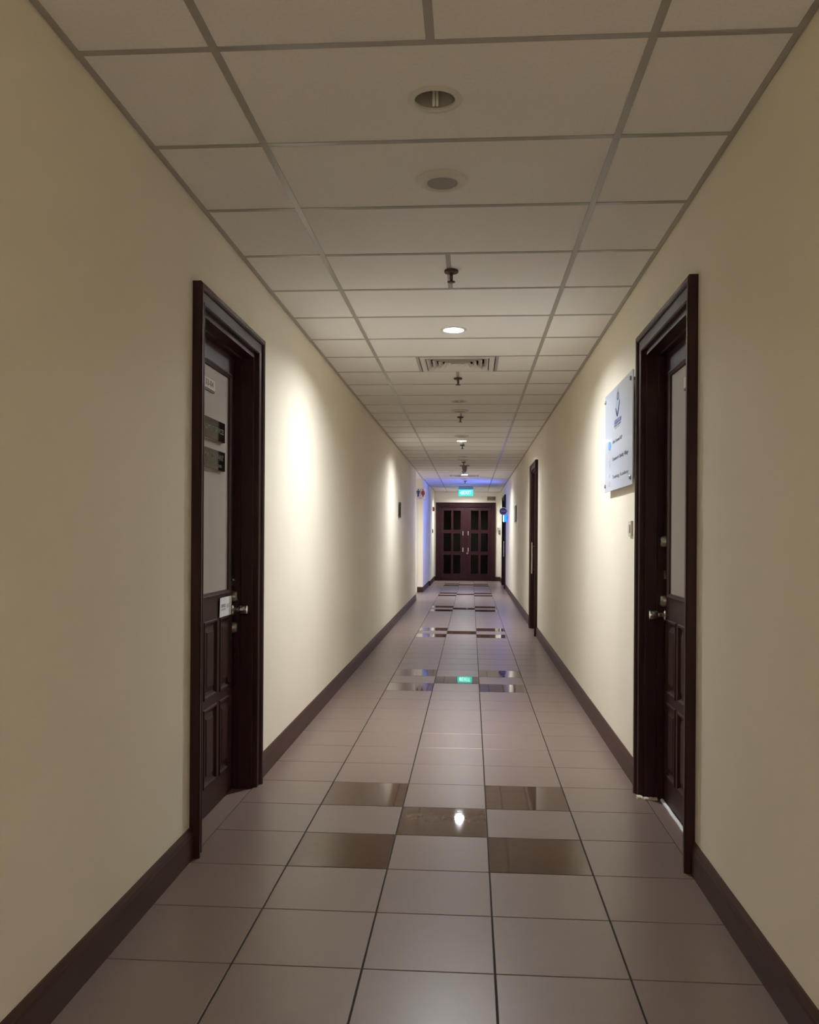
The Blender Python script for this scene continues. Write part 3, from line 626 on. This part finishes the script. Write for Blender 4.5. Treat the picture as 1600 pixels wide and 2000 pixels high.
bshape('shield_logo', pts, 'sky_ink')
bshape('torch_logo', [(5.49, 1.806), (5.42, 1.806), (5.435, 1.772), (5.475, 1.772)], 'peach_ink'); bshape('torch_logo', [(5.478, 1.768), (5.432, 1.768), (5.438, 1.730), (5.472, 1.730)], 'pale_ink')
btext('Colo Cement LLP', 0.030, 5.175, 1.872, 'grey_ink', 0.34); btext('Commerce Quality Village', 0.031, 5.075, 1.770, 'grey_ink', 0.535); btext('Training Academy', 0.031, 5.068, 1.664, 'grey_ink', 0.54)
bshape('small_logo', [(5.475, 1.690), (5.435, 1.690), (5.440, 1.670), (5.470, 1.670)], 'pale_ink'); bshape('small_logo', [(5.475, 1.644), (5.435, 1.644), (5.425, 1.618), (5.485, 1.618)], 'pale_ink')
tag(root, 'white acrylic notice board with blue emblem on standoffs beside the right door', 'sign')

# ------------------------------------------------------------------ plates and paper on the left door
XD = XL + LW1                       # leaf face
PF = XD - 0.007                     # glass face
def door_plate(name, y0, y1, z0, z1, lines, label, t0=0.010, t1=0.018):
    root = empty(name, (PF, (y0 + y1) / 2, (z0 + z1) / 2)); cy, cz = (y0 + y1) / 2, (z0 + z1) / 2; hw, hh = (y1 - y0) / 2, (z1 - z0) / 2
    bm = bmesh.new(); box(bm, (t0, -hw, -hh), (t1, hw, hh), bev=0.0006); obj('face', bm, 'black', root)
    bm = bmesh.new(); box(bm, (t0 - 0.003, -hw - 0.0015, -hh - 0.003), (t0 - 0.0001, hw + 0.0015, hh + 0.0015)); obj('brass_backing', bm, 'brass', root)
    bm = bmesh.new(); box(bm, (0.0001, -hw + 0.03, -hh + 0.005), (t0 - 0.003, hw - 0.03, hh - 0.012)); obj('mounting_pad', bm, 'darkgrey', root)
    for s, sz, dz, wd in lines: text('lettering', s, sz, 'gold', root, (t1 + 0.0003, 0, dz), (0, 1, 0), (0, 0, 1), 0.0003, 'CENTER', wd)
    tag(root, label, 'name plate', 'black name plates on the left door')
door_plate('name_plate', 3.790, 4.245, 1.754, 1.849, [('MANAGEMENT SERVICES', 0.036, 0.0, 0.40)], 'upper black name plate with gold edge on left door glass')
door_plate('name_plate', 3.790, 4.248, 1.615, 1.707, [('ATOM & COMPANY', 0.042, 0.014, 0.40), ('Certified Public Accountants', 0.026, -0.024, 0.34)], 'lower black name plate reading & COMPANY on left door glass')
root = empty('number_plate', (PF, 4.012, 2.008))
bm = bmesh.new(); box(bm, (0, -0.091, -0.034), (0.007, 0.091, 0.028), bev=0.001); obj('backing', bm, 'brownp', root)
bm = bmesh.new(); box(bm, (0.0071, -0.086, -0.025), (0.010, 0.086, 0.025), bev=0.0005); obj('plate', bm, 'cream', root)
text('digits', '03-04', 0.04, 'brownp', root, (0.0104, 0.0, 0.0), (0, 1, 0), (0, 0, 1), 0.0003, 'CENTER', 0.12)
tag(root, 'small beige number plate at the top of left door glass', 'number plate')
PR = XR - LW2 + 0.007               # glass face of the right door
root = empty('number_plate', (PR, 3.985, 2.008))
bm = bmesh.new(); box(bm, (-0.007, -0.100, -0.034), (0, 0.100, 0.028), bev=0.001); obj('backing', bm, 'brownp', root)
bm = bmesh.new(); box(bm, (-0.010, -0.095, -0.025), (-0.0071, 0.095, 0.025), bev=0.0005); obj('plate', bm, 'cream', root)
tag(root, 'number plate peeping past the frame at top of right door glass', 'number plate')
root = empty('paper_notice', (XD, 4.288, 0.952))
bm = bmesh.new(); n = 6                        # slightly curled sheet, two sided
def sheet(t): return [[(t + 0.0015 + 0.004 * (abs(i / n - 0.5) * 2) ** 3 * (0.4 + 0.6 * j / n), -0.103 + 0.206 * i / n, -0.047 + 0.094 * j / n) for i in range(n + 1)] for j in range(n + 1)]
S0, S1 = sheet(0.0035), sheet(0.0039)
V0 = [[bm.verts.new(p) for p in r] for r in S0]; V1 = [[bm.verts.new(p) for p in r] for r in S1]
for j in range(n):
    for i in range(n):
        bm.faces.new((V0[j][i], V0[j][i + 1], V0[j + 1][i + 1], V0[j + 1][i])); bm.faces.new((V1[j][i], V1[j + 1][i], V1[j + 1][i + 1], V1[j][i + 1]))
for j in range(n):
    for i in (0, n): bm.faces.new((V0[j][i], V0[j + 1][i], V1[j + 1][i], V1[j][i])); bm.faces.new((V0[i][j], V1[i][j], V1[i][j + 1], V0[i][j + 1]))
obj('sheet', bm, 'paper', root, smooth=True)
text('print', 'OFFICE', 0.022, 'grey_ink', root, (0.0068, -0.04, 0.006), (0, 1, 0), (0, 0, 1), 0.0003, 'CENTER', 0.085)
text('print', 'CLOSED', 0.014, 'pale_ink', root, (0.0068, -0.04, -0.012), (0, 1, 0), (0, 0, 1), 0.0003, 'CENTER', 0.085)
bm = bmesh.new(); box(bm, (0.0066, 0.03, -0.008), (0.0071, 0.085, 0.012)); obj('stamp', bm, 'pale_ink', root)
tag(root, 'white paper notice taped to left door beside the knob', 'paper')

# white foam strip on the floor at the right door
root = empty('draught_strip', (XR - LW2, 4.1, 0)); xf = XR - LW2     # leaf face x
rnd = random.Random(3)
bm = bmesh.new(); rings = []
for i in range(13):
    y = 3.60 + (4.452 - 3.60) * i / 12; wv = 0.0016 * rnd.uniform(-1, 1)
    rings.append([(-0.003 + dx + wv, y - 4.1, z) for dx, z in ((0, 0.0003), (-0.015, 0.0003), (-0.015, 0.006), (-0.011, 0.010), (-0.004, 0.011), (0, 0.008))])
loft(bm, rings); obj('strip', bm, 'foam', root)
bm = bmesh.new(); rings = []
for i in range(13):
    s = i / 12; x = (xf - 0.03) * (1 - s) + 0.835 * s; wv = rnd.uniform(-1, 1)
    hgt = 0.012 + 0.010 * max(0, s - 0.55) / 0.45 + 0.003 * wv
    y1 = D2[1] - 0.030 + (0.014 if s > 0.8 else 0); y0 = y1 - 0.024 - 0.012 * max(0, s - 0.5)
    rings.append([(x - xf, y0 - 4.1 + 0.002 * wv, 0.0003), (x - xf, y1 - 4.1, 0.0003), (x - xf, y1 - 4.1, hgt * 0.8), (x - xf, (y0 + y1) / 2 - 4.1, hgt), (x - xf, y0 - 4.1, hgt * 0.6)])
loft(bm, rings); obj('crumpled_end', bm, 'foamc', root)
tag(root, 'white foam draught strip on the floor at the right door', 'strip')
